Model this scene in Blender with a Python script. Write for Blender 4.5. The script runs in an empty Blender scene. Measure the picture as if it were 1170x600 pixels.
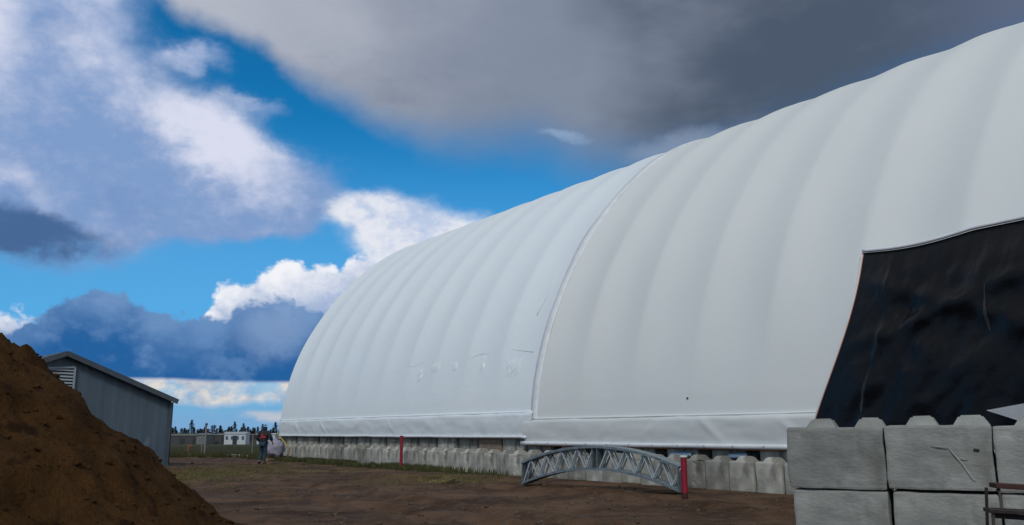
import bpy, bmesh, math, random
from mathutils import Vector, Matrix, noise as mnoise

random.seed(11)
sc = bpy.context.scene
COL = sc.collection
R = math.radians
PI = math.pi

# ------------------------------------------------------------------ camera
H = 1.4
cam = bpy.data.cameras.new('camera')
co = bpy.data.objects.new('camera', cam)
COL.objects.link(co)
cam.sensor_width = 36.0
cam.lens = 1000.0 / 1170.0 * 36.0
cam.clip_start = 0.05
cam.clip_end = 20000
co.location = (0, 0, H)
co.rotation_euler = (R(90) + math.atan(195 / 1000.0), 0, 0)
sc.camera = co
sc.view_settings.view_transform = 'Standard'
sc.view_settings.look = 'None'
sc.view_settings.gamma = 1
sc.view_settings.exposure = 0.0
sc.render.engine = 'CYCLES'
sc.cycles.use_denoising = True
sc.cycles.max_bounces = 6

# ------------------------------------------------------------------ helpers
def tag(o, label=None, cat=None, group=None, kind=None):
    if label: o['label'] = label
    if cat: o['category'] = cat
    if group: o['group'] = group
    if kind: o['kind'] = kind
    return o

def empty(name, loc=(0, 0, 0), rz=0.0):
    o = bpy.data.objects.new(name, None)
    o.empty_display_size = 0.2
    COL.objects.link(o)
    o.location = loc
    o.rotation_euler = (0, 0, rz)
    return o

def link(name, bm, mat, parent=None, smooth=False):
    me = bpy.data.meshes.new(name)
    bmesh.ops.recalc_face_normals(bm, faces=bm.faces)
    bm.to_mesh(me)
    bm.free()
    if smooth:
        for p in me.polygons: p.use_smooth = True
    me.materials.append(mat)
    o = bpy.data.objects.new(name, me)
    COL.objects.link(o)
    if parent: o.parent = parent
    return o

def copy_tree(o, parent=None):
    c = o.copy()
    COL.objects.link(c)
    c.parent = parent
    for ch in list(o.children): copy_tree(ch, c)
    return c

def box(bm, c, s, rot=None, bevel=0.0):
    m = Matrix.Translation(c)
    if rot is not None: m = m @ rot
    m = m @ Matrix.Diagonal((s[0], s[1], s[2], 1))
    r = bmesh.ops.create_cube(bm, size=1.0, matrix=m)
    if bevel > 0:
        es = list({e for v in r['verts'] for e in v.link_edges})
        bmesh.ops.bevel(bm, geom=es, offset=bevel, segments=2, affect='EDGES', profile=0.6)

def bar(bm, a, b, w, h=None, up=Vector((0, 0, 1)), bevel=0.0):
    a = Vector(a); b = Vector(b)
    h = h or w
    z = (b - a)
    L = z.length
    z.normalize()
    if abs(z.dot(up)) > 0.98: up = Vector((0, 1, 0))
    x = up.cross(z).normalized()
    y = z.cross(x)
    rot = Matrix((x, y, z)).transposed().to_4x4()
    box(bm, (a + b) / 2, (w, h, L), rot, bevel)

def tube(bm, pts, r, seg=8, cap=True):
    pts = [Vector(p) for p in pts]
    rings = []
    for i, p in enumerate(pts):
        t = (pts[min(i + 1, len(pts) - 1)] - pts[max(i - 1, 0)]).normalized()
        up = Vector((0, 0, 1)) if abs(t.z) < 0.9 else Vector((1, 0, 0))
        x = up.cross(t).normalized()
        y = t.cross(x)
        rr = r[i] if isinstance(r, (list, tuple)) else r
        rings.append([bm.verts.new(p + x * rr * math.cos(2 * PI * k / seg) + y * rr * math.sin(2 * PI * k / seg)) for k in range(seg)])
    for a, b in zip(rings, rings[1:]):
        for k in range(seg):
            bm.faces.new((a[k], a[(k + 1) % seg], b[(k + 1) % seg], b[k]))
    if cap:
        bm.faces.new(rings[0][::-1])
        bm.faces.new(rings[-1])

def fbm(p, o=4):
    return mnoise.fractal(Vector(p), 1.0, 2.0, o)

def sstep(a, b, x):
    t = max(0.0, min(1.0, (x - a) / (b - a)))
    return t * t * (3 - 2 * t)

# ------------------------------------------------------------------ materials
def srgb(r, g, b):
    def f(c):
        c /= 255.0
        return c / 12.92 if c <= 0.04045 else ((c + 0.055) / 1.055) ** 2.4
    return (f(r), f(g), f(b), 1)

def mat(name, c1, c2=None, rough=0.8, scale=5.0, metal=0.0, bump=0.0, bscale=40.0, detail=6.0, contrast=(0.35, 0.65),
        rand=0.0, stretch=(1, 1, 1), stains=None, coord='Object', spec=0.5, bdist=0.02):
    m = bpy.data.materials.new(name)
    m.use_nodes = True
    nt = m.node_tree
    N, L = nt.nodes, nt.links
    b = N['Principled BSDF']
    b.inputs['Roughness'].default_value = rough
    b.inputs['Metallic'].default_value = metal
    b.inputs['Specular IOR Level'].default_value = spec
    tc = N.new('ShaderNodeTexCoord')
    mp = N.new('ShaderNodeMapping')
    mp.inputs['Scale'].default_value = stretch
    L.new(tc.outputs[coord], mp.inputs['Vector'])
    col = None
    if c2 is None:
        rgb = N.new('ShaderNodeRGB'); rgb.outputs[0].default_value = (*c1[:3], 1); col = rgb.outputs[0]
    else:
        n = N.new('ShaderNodeTexNoise')
        n.inputs['Scale'].default_value = scale
        n.inputs['Detail'].default_value = detail
        n.inputs['Roughness'].default_value = 0.6
        L.new(mp.outputs[0], n.inputs['Vector'])
        mr = N.new('ShaderNodeMapRange')
        mr.inputs['From Min'].default_value = contrast[0]
        mr.inputs['From Max'].default_value = contrast[1]
        L.new(n.outputs['Fac'], mr.inputs['Value'])
        mx = N.new('ShaderNodeMix'); mx.data_type = 'RGBA'
        mx.inputs[6].default_value = (*c1[:3], 1)
        mx.inputs[7].default_value = (*c2[:3], 1)
        L.new(mr.outputs[0], mx.inputs[0])
        col = mx.outputs[2]
    if stains:
        sc_, lo, hi, sc3, cst = stains
        n = N.new('ShaderNodeTexNoise')
        n.inputs['Scale'].default_value = sc_
        n.inputs['Detail'].default_value = 8
        mp2 = N.new('ShaderNodeMapping'); mp2.inputs['Scale'].default_value = sc3
        L.new(tc.outputs[coord], mp2.inputs['Vector']); L.new(mp2.outputs[0], n.inputs['Vector'])
        mr = N.new('ShaderNodeMapRange')
        mr.inputs['From Min'].default_value = lo; mr.inputs['From Max'].default_value = hi
        mr.interpolation_type = 'SMOOTHSTEP'
        L.new(n.outputs['Fac'], mr.inputs['Value'])
        mx = N.new('ShaderNodeMix'); mx.data_type = 'RGBA'
        L.new(mr.outputs[0], mx.inputs[0]); L.new(col, mx.inputs[6])
        mx.inputs[7].default_value = (*cst[:3], 1)
        col = mx.outputs[2]
    if rand > 0:
        oi = N.new('ShaderNodeObjectInfo')
        hs = N.new('ShaderNodeHueSaturation')
        mr = N.new('ShaderNodeMapRange')
        mr.inputs['To Min'].default_value = 1 - rand; mr.inputs['To Max'].default_value = 1 + rand
        L.new(oi.outputs['Random'], mr.inputs['Value']); L.new(mr.outputs[0], hs.inputs['Value'])
        L.new(col, hs.inputs['Color']); col = hs.outputs[0]
    L.new(col, b.inputs['Base Color'])
    if bump > 0:
        n = N.new('ShaderNodeTexNoise')
        n.inputs['Scale'].default_value = bscale
        n.inputs['Detail'].default_value = 8
        n.inputs['Roughness'].default_value = 0.65
        L.new(mp.outputs[0], n.inputs['Vector'])
        bp = N.new('ShaderNodeBump')
        bp.inputs['Strength'].default_value = bump
        bp.inputs['Distance'].default_value = bdist
        L.new(n.outputs['Fac'], bp.inputs['Height'])
        L.new(bp.outputs[0], b.inputs['Normal'])
    return m

M = {}
M['concrete'] = mat('concrete', (.23, .237, .215), (.42, .42, .385), rough=.9, scale=2.2, bump=.5, bscale=30, rand=.32,
                    stains=(1.6, .52, .68, (1.2, 1.2, .5), (.13, .125, .11)))
M['concrete_near'] = mat('concrete_near', (.195, .21, .20), (.31, .325, .31), rough=.88, scale=2.4, stretch=(.7, .7, 1.3), bump=.6, bscale=22, rand=.16,
                         stains=(2.2, .53, .72, (1.3, 1, .6), (.17, .18, .165)))
M['concrete_rust'] = mat('concrete_rust', (.26, .20, .15), (.17, .13, .10), rough=.9, scale=4, bump=.4)
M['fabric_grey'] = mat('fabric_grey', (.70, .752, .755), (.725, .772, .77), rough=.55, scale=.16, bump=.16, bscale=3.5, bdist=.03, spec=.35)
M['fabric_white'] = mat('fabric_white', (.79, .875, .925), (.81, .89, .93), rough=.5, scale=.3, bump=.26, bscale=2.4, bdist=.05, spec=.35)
M['crease_tone'] = mat('crease_tone', (.58, .65, .71), rough=.7)  # darker tone that draws the crease on the far cover
M['hem'] = mat('hem', (.78, .82, .86), (.66, .70, .74), rough=.45, scale=3)
M['tarp'] = mat('tarp', (.0015, .0025, .004), (.003, .0045, .007), rough=.32, scale=1.2, bump=.3, bscale=1.5, bdist=.12, detail=3, spec=.24)
M['dark_wood'] = mat('dark_wood', (.07, .018, .012), (.02, .01, .008), rough=.8, scale=1.2)
M['orange_wood'] = mat('orange_wood', (.36, .13, .05), (.22, .09, .04), rough=.8, scale=5)
M['orange_trim'] = mat('orange_trim', (.55, .30, .22), rough=.6)
M['soil'] = mat('soil', (.040, .0195, .0065), (.078, .039, .0135), rough=1, scale=1.3, bump=1.0, bscale=9, bdist=.09, detail=10, spec=.1,
                stains=(3.0, .55, .7, (1, 1, 1), (.025, .012, .005)))
M['stone'] = mat('stone', (.06, .04, .027), (.13, .095, .072), rough=.95, scale=6, rand=.2)
M['galv'] = mat('galv', (.16, .20, .22), (.28, .34, .37), rough=.42, scale=9, metal=.55, spec=.5)
M['galv_bright'] = mat('galv_bright', (.55, .60, .61), (.40, .46, .48), rough=.4, scale=9, metal=.4)
M['galv_dark'] = mat('galv_dark', (.10, .13, .14), (.18, .22, .24), rough=.5, scale=9, metal=.5)
M['red'] = mat('red', (.28, .006, .028), (.20, .006, .02), rough=.5, scale=6)
M['white_cap'] = mat('white_cap', (.62, .68, .66), rough=.6)
M['shed_metal'] = mat('shed_metal', (.060, .095, .13), (.082, .12, .158), rough=.5, scale=.8, metal=.15, stretch=(1, 1, .4),
                      stains=(.9, .66, .8, (1, 1, .6), (.2, .27, .33)))
M['shed_trim'] = mat('shed_trim', (.045, .06, .08), (.06, .08, .1), rough=.55, scale=4)
M['louvre'] = mat('louvre', (.30, .35, .40), (.24, .29, .33), rough=.5, scale=4)
M['black'] = mat('black', (.01, .01, .012), rough=.7)
M['step_metal'] = mat('step_metal', (.012, .010, .010), (.035, .022, .018), rough=.55, scale=7, spec=.4)
M['wire'] = mat('wire', (.10, .11, .12), rough=.6, metal=.3)
M['post'] = mat('post', (.22, .23, .22), rough=.6, metal=.2)
M['orange'] = mat('orange', (.30, .08, .03), rough=.7)
M['bark'] = mat('bark', (.05, .035, .025), rough=.9)
M['needle'] = mat('needle', (.045, .06, .045), (.065, .055, .045), rough=.9, scale=.6, rand=.35)  # treeline tones lifted slightly, distance haze put into the colour
M['bare_twigs'] = mat('bare_twigs', (.12, .07, .065), (.05, .035, .03), rough=.9, scale=.6, rand=.3)
M['white_paint'] = mat('white_paint', (.66, .72, .78), (.55, .62, .68), rough=.5, scale=1)
M['blue_glass'] = mat('blue_glass', (.05, .12, .2), rough=.25)
M['grey_wall'] = mat('grey_wall', (.18, .20, .21), (.13, .15, .16), rough=.7, scale=1)
M['dark_wall'] = mat('dark_wall', (.035, .045, .05), (.055, .06, .06), rough=.8, scale=1)
M['olive_roof'] = mat('olive_roof', (.09, .10, .08), rough=.8)
M['board'] = mat('board', (.62, .64, .60), (.5, .52, .5), rough=.7, scale=3)
M['yellow'] = mat('yellow', (.42, .30, .05), (.30, .2, .04), rough=.6, scale=5)
M['straw'] = mat('straw', (.22, .19, .075), (.14, .12, .05), rough=.9, scale=8)
M['roll_fabric'] = mat('roll_fabric', (.22, .22, .30), (.32, .32, .40), rough=.7, scale=2, bump=.4, bscale=4)
M['tan'] = mat('tan', (.30, .19, .12), (.18, .11, .07), rough=.85, scale=4)
M['blue_scrap'] = mat('blue_scrap', (.22, .45, .72), (.5, .62, .72), rough=.5, scale=3)
M['skin'] = mat('skin', (.38, .22, .16), rough=.6)
M['jacket'] = mat('jacket', (.010, .012, .018), (.02, .022, .03), rough=.85, scale=8)
M['hivis'] = mat('hivis', (.70, .04, .04), rough=.6)
M['jeans'] = mat('jeans', (.012, .035, .06), (.022, .05, .08), rough=.9, scale=8)
M['cap'] = mat('cap', (.03, .09, .16), rough=.7)
M['boot'] = mat('boot', (.012, .009, .008), rough=.8)

def ground_mat():
    m = bpy.data.materials.new('ground')
    m.use_nodes = True
    nt = m.node_tree; N, L = nt.nodes, nt.links
    b = N['Principled BSDF']
    b.inputs['Specular IOR Level'].default_value = .2
    tc = N.new('ShaderNodeTexCoord')
    def nz(scale, detail=8, st=(1, 1, 1), rot=0.0, rough=.6):
        mp = N.new('ShaderNodeMapping'); mp.inputs['Scale'].default_value = st
        mp.inputs['Rotation'].default_value = (0, 0, rot)
        L.new(tc.outputs['Object'], mp.inputs['Vector'])
        n = N.new('ShaderNodeTexNoise'); n.inputs['Scale'].default_value = scale
        n.inputs['Detail'].default_value = detail; n.inputs['Roughness'].default_value = rough
        L.new(mp.outputs[0], n.inputs['Vector'])
        return n.outputs['Fac']
    def rng(x, a, b_, lo=0, hi=1):
        r = N.new('ShaderNodeMapRange'); r.interpolation_type = 'SMOOTHSTEP'
        r.inputs['From Min'].default_value = a; r.inputs['From Max'].default_value = b_
        r.inputs['To Min'].default_value = lo; r.inputs['To Max'].default_value = hi
        L.new(x, r.inputs['Value']); return r.outputs[0]
    def mix(f, a, c):
        x = N.new('ShaderNodeMix'); x.data_type = 'RGBA'
        L.new(f, x.inputs[0])
        for s, i in ((a, 6), (c, 7)):
            if isinstance(s, tuple): x.inputs[i].default_value = (*s, 1)
            else: L.new(s, x.inputs[i])
        return x.outputs[2]
    def mul(a, c):
        x = N.new('ShaderNodeMath'); x.operation = 'MULTIPLY'
        L.new(a, x.inputs[0])
        if isinstance(c, float): x.inputs[1].default_value = c
        else: L.new(c, x.inputs[1])
        return x.outputs[0]
    base = mix(rng(nz(.45, 10), .36, .64), (.040, .0195, .0085), (.118, .066, .035))
    base = mix(mul(rng(nz(.9, 8, (1, .22, 1), R(35)), .5, .68), .75), base, (.022, .0115, .0065))      # wheel-churned streaks
    base = mix(mul(rng(nz(.8, 6, (.25, 1.2, 1), 0), .52, .7), .7), base, (.11, .064, .036))
    base = mix(mul(rng(nz(2.6, 9, (1, 1, 1), 0, .7), .5, .66), .5), base, (.15, .092, .055))
    base = mix(mul(rng(nz(26, 4), .58, .70), .6), base, (.19, .14, .105))                              # grit
    at = N.new('ShaderNodeAttribute'); at.attribute_name = 'grass'; at.attribute_type = 'GEOMETRY'
    g = mix(rng(nz(.6, 8), .35, .65), (.030, .036, .010), (.060, .058, .018))
    dry = N.new('ShaderNodeAttribute'); dry.attribute_name = 'dry'; dry.attribute_type = 'GEOMETRY'
    ga = N.new('ShaderNodeMath'); ga.operation = 'ADD'; L.new(at.outputs['Fac'], ga.inputs[0])
    nn = rng(nz(1.6, 8), .3, .7, -.28, .28); L.new(nn, ga.inputs[1])
    c = mix(rng(ga.outputs[0], .4, .62), base, g)
    gd = N.new('ShaderNodeMath'); gd.operation = 'ADD'; L.new(dry.outputs['Fac'], gd.inputs[0])
    nn2 = rng(nz(2.3, 8, (.6, 1.4, 1)), .3, .7, -.3, .3); L.new(nn2, gd.inputs[1])
    c = mix(mul(rng(gd.outputs[0], .4, .75), .8), c, (.12, .098, .032))
    L.new(c, b.inputs['Base Color'])
    r = rng(nz(.7, 6), .35, .65, .75, .97); L.new(r, b.inputs['Roughness'])
    bp = N.new('ShaderNodeBump'); bp.inputs['Strength'].default_value = .9; bp.inputs['Distance'].default_value = .06
    a1 = N.new('ShaderNodeMath'); a1.operation = 'ADD'
    L.new(nz(3.5, 10, (1, 1, 1), 0, .7), a1.inputs[0]); L.new(mul(nz(24, 4), .35), a1.inputs[1])
    L.new(a1.outputs[0], bp.inputs['Height']); L.new(bp.outputs[0], b.inputs['Normal'])
    return m
M['ground'] = ground_mat()

# ------------------------------------------------------------------ frame of the big fabric building
P0 = Vector((6.419, 21.03, 0)); D = Vector((-.5635, .8261, 0)); NN = Vector((.8261, .5635, 0))
ANG = math.atan2(D.y, D.x)
def W(t, s, z=0.0): return P0 + D * t + NN * s + Vector((0, 0, z))
def wst(x, y):
    q = Vector((x, y, 0)) - P0
    return q.dot(D), q.dot(NN)

# ------------------------------------------------------------------ ground
def terrain(x, y):
    return -1.0 * sstep(62, 200, math.hypot(x, y)) * (1 if y > -1e9 else 0)

def gz(x, y):
    r = math.hypot(x, y)
    z = terrain(x, y)
    if r < 70:
        k = 1 - sstep(50, 70, r)
        t, s = wst(x, y)
        k2 = sstep(.5, 1.8, -s) * .9 + .1
        z += k * k2 * (0.05 * fbm((x * .35, y * .35, 3)) + .028 * fbm((x * 1.4, y * 1.4, 7)) + .012 * fbm((x * 5, y * 5, 1)))
        # wheel ruts that run along the building
        for off, dep in ((-3.0, .08), (-4.9, .08), (-7.6, .07), (-9.4, .07)):
            so = s - off - .6 * math.sin(t * .11 + off)
            z -= k * k2 * dep * math.exp(-(so / .22) ** 2)
            z += k * k2 * dep * .5 * math.exp(-((abs(so) - .42) / .16) ** 2)
    return z

def build_ground():
    bm = bmesh.new()
    gl = bm.verts.layers.float.new('grass'); dl = bm.verts.layers.float.new('dry')
    rs = [0.0]
    r = .8
    while r < 75: rs.append(r); r *= 1.0 + (.0085 if 6 < r < 42 else .02)
    while r < 9000: rs.append(r); r *= 1.12
    angs = []
    a = -180.0
    while a < 180:
        angs.append(a)
        a += .45 if -36 < a < 36 else 4.0
    rows = []
    for r in rs[1:]:
        row = []
        for a in angs:
            x = r * math.sin(R(a)); y = r * math.cos(R(a))
            v = bm.verts.new((x, y, gz(x, y)))
            t, s = wst(x, y)
            g = sstep(52.0, 55.5, y + .5 * math.sin(x)) if x < -6 else sstep(75, 90, y)
            if r > 75: g = 1.0
            g = max(g, (sstep(-1.35, -.5, s) * sstep(15, 20, t) * (1 - sstep(36, 39, t))))
            g = max(g, .5 * sstep(-2.2, -.8, s) * sstep(9, 13, t) * (1 - sstep(18, 22, t)))
            v[gl] = g
            dd = 0
            for cx, cy, rx, ry in ((-10.6, 30.5, 2.6, 5.2), (-1.9, 26.5, 1.8, 1.6), (-2.6, 30, 2.0, 1.6), (-7.5, 34, 3.0, 1.5)):
                q = ((x - cx) / rx) ** 2 + ((y - cy) / ry) ** 2
                dd = max(dd, .75 * math.exp(-q))
            v[dl] = dd
            row.append(v)
        rows.append(row)
    n = len(angs)
    for A, B in zip(rows, rows[1:]):
        for k in range(n):
            bm.faces.new((A[k], A[(k + 1) % n], B[(k + 1) % n], B[k]))
    c = bm.verts.new((0, 0, 0))
    for k in range(n): bm.faces.new((c, rows[0][(k + 1) % n], rows[0][k]))
    o = link('ground', bm, M['ground'], smooth=True)
    tag(o, kind='structure')
build_ground()

# ------------------------------------------------------------------ fabric building
RAD = 12.5; ZC = .9; S0 = .26
RIB0 = .82; PITCH = 2.44
def arch(theta, r):           # theta 0..pi from the near foot over the ridge to the far foot
    return S0 + RAD - r * math.cos(theta), ZC + r * math.sin(theta) + .62 * sstep(.55, 1.35, theta if theta < PI / 2 else PI - theta)

def rib_w(t, sharp=.5):
    u = ((t - RIB0) / PITCH) % 1.0
    v = math.sin(PI * u)
    return sharp * v + (1 - sharp) * v * v

def th_of_z(z): return math.asin((z - ZC) / RAD)

def cover(name, mt, ta, tb, zb, amp, parent, steps=18, lift=0.0):
    bm = bmesh.new()
    th0 = th_of_z(zb)
    nth = 70
    ths = [th0 + (PI - 2 * th0) * i / nth for i in range(nth + 1)]
    ths = sorted(set(ths + [th0 + .02, th0 + .05]))
    nt_ = max(2, int(round((tb - ta) / PITCH * steps)))
    cols = []
    for i in range(nt_ + 1):
        t = ta + (tb - ta) * i / nt_
        u = ((t - RIB0) / PITCH)
        col = []
        for th in ths:
            up = sstep(0, .35, th - th0) * .72 - sstep(.5, 1.15, th) * .26
            if th > PI / 2: up = .46
            bayv = .75 + .45 * mnoise.noise(Vector((math.floor(u) * 3.7, th * .8, 5)))
            r = RAD + lift - amp * up * rib_w(t, .85 - .45 * sstep(.5, 1.1, th)) * bayv
            r += .02 * fbm((t * .5, th * 5, 2)) * sstep(0, .1, th - th0)
            s, z = arch(th, r)
            col.append(bm.verts.new(W(t, s, z)))
        cols.append(col)
    for a, b in zip(cols, cols[1:]):
        for k in range(len(ths) - 1):
            bm.faces.new((a[k], a[k + 1], b[k + 1], b[k]))
    return link(name, bm, mt, parent, smooth=True)

def skirt(mt, ta, tb, z0, z1, parent, seed, side=0):
    """slack band of fabric below the arch, with a few pulled folds"""
    bm = bmesh.new()
    nt_ = int((tb - ta) / .12)
    nz_ = 12
    folds = []
    rnd = random.Random(seed)
    x = ta + 1
    while x < tb - 1:
        folds.append((x, rnd.choice((-1, 1)) * rnd.uniform(.5, 1.3), rnd.uniform(.02, .045)))
        x += rnd.uniform(1.4, 4.5)
    cols = []
    for i in range(nt_ + 1):
        t = ta + (tb - ta) * i / nt_
        col = []
        for k in range(nz_ + 1):
            v = k / nz_
            z = z0 + (z1 - z0) * v
            off = -.05 - .03 * math.sin(PI * v) + .025 * fbm((t * .8, z * 2, seed)) 
            for fx, sl, am in folds:
                d_ = (t - fx) - sl * (v - .3)
                off -= am * math.exp(-(d_ / .10) ** 2) * math.sin(PI * min(1, v * 1.05)) * (1 if v > .15 else v / .15)
            s = S0 + .10 * (1 - v) + off + .05 * (v > .98)
            if side: s = S0 + 2 * RAD + .04 - off
            col.append(bm.verts.new(W(t, s, z)))
        cols.append(col)
    for a, b in zip(cols, cols[1:]):
        for k in range(nz_): bm.faces.new((a[k], a[k + 1], b[k + 1], b[k]))
    return link('skirt', bm, mt, parent, smooth=True)

def line_along(name, mt, ta, tb, s, z, r, parent, wob=.01, seed=0, step=.3):
    bm = bmesh.new()
    n = max(2, int((tb - ta) / step))
    pts = [W(ta + (tb - ta) * i / n, s + wob * fbm((i * .2, seed, 0)), z + wob * 1.3 * fbm((i * .15, seed, 9))) for i in range(n + 1)]
    tube(bm, pts, r, 8)
    return link(name, bm, mt, parent, smooth=True)

dome = empty('fabric_building', W(11, 12, 0))
tag(dome, 'long white arched fabric building with ribbed cover standing on concrete blocks', 'fabric building')
TA, TS, TE = -24.0, 10.62, 34.98
def dpart(o):
    o.parent = dome
    o.matrix_parent_inverse = Matrix.Translation(-W(11, 12, 0))
    return o
ZN, ZF = 1.86, 2.10
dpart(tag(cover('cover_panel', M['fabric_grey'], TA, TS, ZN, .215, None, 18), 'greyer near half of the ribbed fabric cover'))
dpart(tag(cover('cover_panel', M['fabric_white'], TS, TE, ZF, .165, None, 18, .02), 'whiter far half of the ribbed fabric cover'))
dpart(skirt(M['fabric_grey'], TA, TS + .45, 1.07, ZN, None, 3))
dpart(skirt(M['fabric_white'], TS - .1, TE, 1.27, ZF, None, 8))
dpart(skirt(M['fabric_grey'], TA, TE, 1.07, ZN + .2, None, 5, 1))
# pocket pipes at the top of the skirt and hem pipes along its foot
dpart(line_along('skirt_pipe', M['fabric_grey'], TA, TS, S0 + .01, ZN + .01, .034, None, .012, 1))
dpart(line_along('skirt_pipe', M['fabric_white'], TS, TE, S0 + .015, ZF + .01, .034, None, .012, 2))
dpart(line_along('hem_pipe', M['hem'], TA, TS + .55, S0 - .02, 1.07, .062, None, .006, 3))
dpart(line_along('hem_pipe', M['hem'], TS + .3, TE, S0 - .01, 1.27, .045, None, .012, 4))
# lap seam where the two covers meet
bm = bmesh.new()
nth = 60
th0 = th_of_z(1.9)
rows = []
for i in range(nth + 1):
    th = th0 + (PI - 2 * th0) * i / nth
    row = []
    for t, dr in ((TS - .26, .0), (TS - .23, .03), (TS + .05, .04), (TS + .08, .0)):
        amp = .215 * (sstep(0, .35, th - th0) * .72 - sstep(.5, 1.15, th) * .26 if th < PI / 2 else .46)
        wob = .03 * fbm((i * .3, t, 4))
        s, z = arch(th, RAD + dr - amp * rib_w(t) * .8 + (wob if 0 < dr else 0))
        row.append(bm.verts.new(W(t + wob, s, z)))
    rows.append(row)
for a, b in zip(rows, rows[1:]):
    for k in range(3): bm.faces.new((a[k], a[k + 1], b[k + 1], b[k]))
dpart(link('lap_seam', bm, M['hem'], None, smooth=True))
# short loose strap beside the seam
bm = bmesh.new()
pts = []
for i in range(14):
    th = th_of_z(5.6) + i * .014
    s, z = arch(th, RAD - .03)
    pts.append(W(TS + .95 - .25 * math.sin(i / 13 * PI), s, z))
tube(bm, pts, .012, 6)
dpart(link('loose_strap', bm, M['fabric_white'], None, smooth=True))
# sagging crease low on the far cover, its shade drawn as a darker tube
bm = bmesh.new()
pts = []
for i in range(120):
    t = TS + .5 + i * .085
    th = th_of_z(4.32 + .10 * math.sin(t * 2.1) * math.sin(t * .7) + .03 * fbm((t * 3, 0, 0)))
    s, z = arch(th, RAD + .012 - .165 * .72 * sstep(0, .35, th - th_of_z(ZF)) * rib_w(t, .85) * .8)
    pts.append(W(t, s, z))
tube(bm, pts, .011, 6)
dpart(link('crease_line', bm, M['crease_tone'], None))
# creased repair patches
for (tc_, zc_, w_, h_) in ((12.2, 3.7, 1.1, .8), (14.3, 4.0, .25, .8), (16.4, 4.0, .5, .5), (17.9, 4.05, .9, .6), (19.2, 3.8, .5, .8)):
    bm = bmesh.new()
    g = {}
    for i in range(21):
        for j in range(13):
            t = tc_ + (i / 20 - .5) * w_; zz = zc_ + (j / 12 - .5) * h_
            e = min(i, 20 - i, j, 12 - j) / 4
            am = .0 + .03 * min(1, e) * (1 + .9 * math.sin(26 * (t - tc_) + 18 * (zz - zc_) + 3 * fbm((t * 2, zz * 2, 1))))
            s, z = arch(th_of_z(zz), RAD + .008 - .165 * .72 * sstep(0, .35, th_of_z(zz) - th_of_z(ZF)) * rib_w(t) * .85 + am)
            g[i, j] = bm.verts.new(W(t, s, z))
    for i in range(20):
        for j in range(12):
            bm.faces.new((g[i, j], g[i + 1, j], g[i + 1, j + 1], g[i, j + 1]))
    dpart(link('creased_patch', bm, M['fabric_white'], None, smooth=True))
# small round vent grommet on the near cover
bm = bmesh.new()
s, z = arch(th_of_z(2.33), RAD + .0)
q = W(3.42, s, z)
bmesh.ops.create_cone(bm, cap_ends=True, segments=12, radius1=.03, radius2=.028, depth=.04,
                      matrix=Matrix.Translation(q) @ Matrix.Rotation(ANG, 4, 'Z') @ Matrix.Rotation(R(90), 4, 'X'))
dpart(link('grommet', bm, M['black'], None))
# end walls
for t in (TA + .02, TE - .02):
    bm = bmesh.new()
    prof = [(S0 - .02, 1.1)]
    for i in range(61):
        th = .08 + (PI - .16) * i / 60
        prof.append(arch(th, RAD - .02))
    prof.append((S0 + 2 * RAD + .02, 1.1))
    vs = [bm.verts.new(W(t, s, z)) for s, z in prof]
    bm.faces.new(vs)
    dpart(link('end_wall', bm, M['fabric_white'], None))
# timber sill under the hem, lining boards behind the upper blocks
bm = bmesh.new()
bar(bm, W(TA, S0 + .12, 1.02), W(TS + .3, S0 + .12, 1.02), .08, .09)
dpart(link('sill_board', bm, M['orange_wood'], None))
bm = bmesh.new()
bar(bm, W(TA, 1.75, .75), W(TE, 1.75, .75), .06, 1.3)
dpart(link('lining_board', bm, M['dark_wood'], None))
# bolt heads on the near hem
for i, t in enumerate([-.2 + .98 * k for k in range(11)]):
    bm = bmesh.new()
    bmesh.ops.create_icosphere(bm, subdivisions=1, radius=.018, matrix=Matrix.Translation(W(t, S0 - .085, 1.075)))
    dpart(link('hem_bolt', bm, M['galv_dark'], None))

# ------------------------------------------------------------------ concrete blocks
def block_bm(Lx, Ly, Hh, knobs, bev=.03, seed=0, lip=.0, rough=.004, cuts=0):
    """origin at the bottom centre; x across the seen face, y depth"""
    bm = bmesh.new()
    box(bm, (0, 0, Hh / 2), (Lx, Ly, Hh), None, 0)
    if cuts:
        bmesh.ops.subdivide_edges(bm, edges=bm.edges[:], cuts=cuts, use_grid_fill=True)
        for v in bm.verts:
            if v.co.z < .12 * Hh and lip: v.co.x *= 1 - lip; v.co.y *= 1 - lip
    else:
        for v in bm.verts:
            if v.co.z < .1 and lip: v.co.x *= 1 - lip; v.co.y *= 1 - lip
    if bev:
        es = [e for e in bm.edges if e.calc_face_angle(0) > .7]
        bmesh.ops.bevel(bm, geom=es, offset=bev, segments=2, affect='EDGES', profile=.6)
    for kx, ky, kw, kd in knobs:
        kh = .115
        v0 = [bm.verts.new((kx + sx * kw / 2, ky + sy * kd / 2, Hh - .005)) for sx, sy in ((-1, -1), (1, -1), (1, 1), (-1, 1))]
        v1 = [bm.verts.new((kx + sx * kw * .31, ky + sy * kd * .31, Hh + kh)) for sx, sy in ((-1, -1), (1, -1), (1, 1), (-1, 1))]
        fs = [bm.faces.new(v1)]
        for k in range(4): fs.append(bm.faces.new((v0[k], v0[(k + 1) % 4], v1[(k + 1) % 4], v1[k])))
        bmesh.ops.bevel(bm, geom=list(fs[0].edges) + [v1[k].link_edges[0] for k in range(0)], offset=.022, segments=2, affect='EDGES')
    for v in bm.verts:
        p = v.co
        v.co += Vector((fbm((p.x * 2.5, p.y * 2.5, p.z * 2.5 + seed * 7)), fbm((p.x * 2.5 + 9, p.y * 2.5, p.z * 2.5 + seed * 7)), .6 * fbm((p.x * 2.5, p.y * 2.5 + 5, p.z * 2.5 + seed * 7)))) * rough
    return bm

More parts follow.
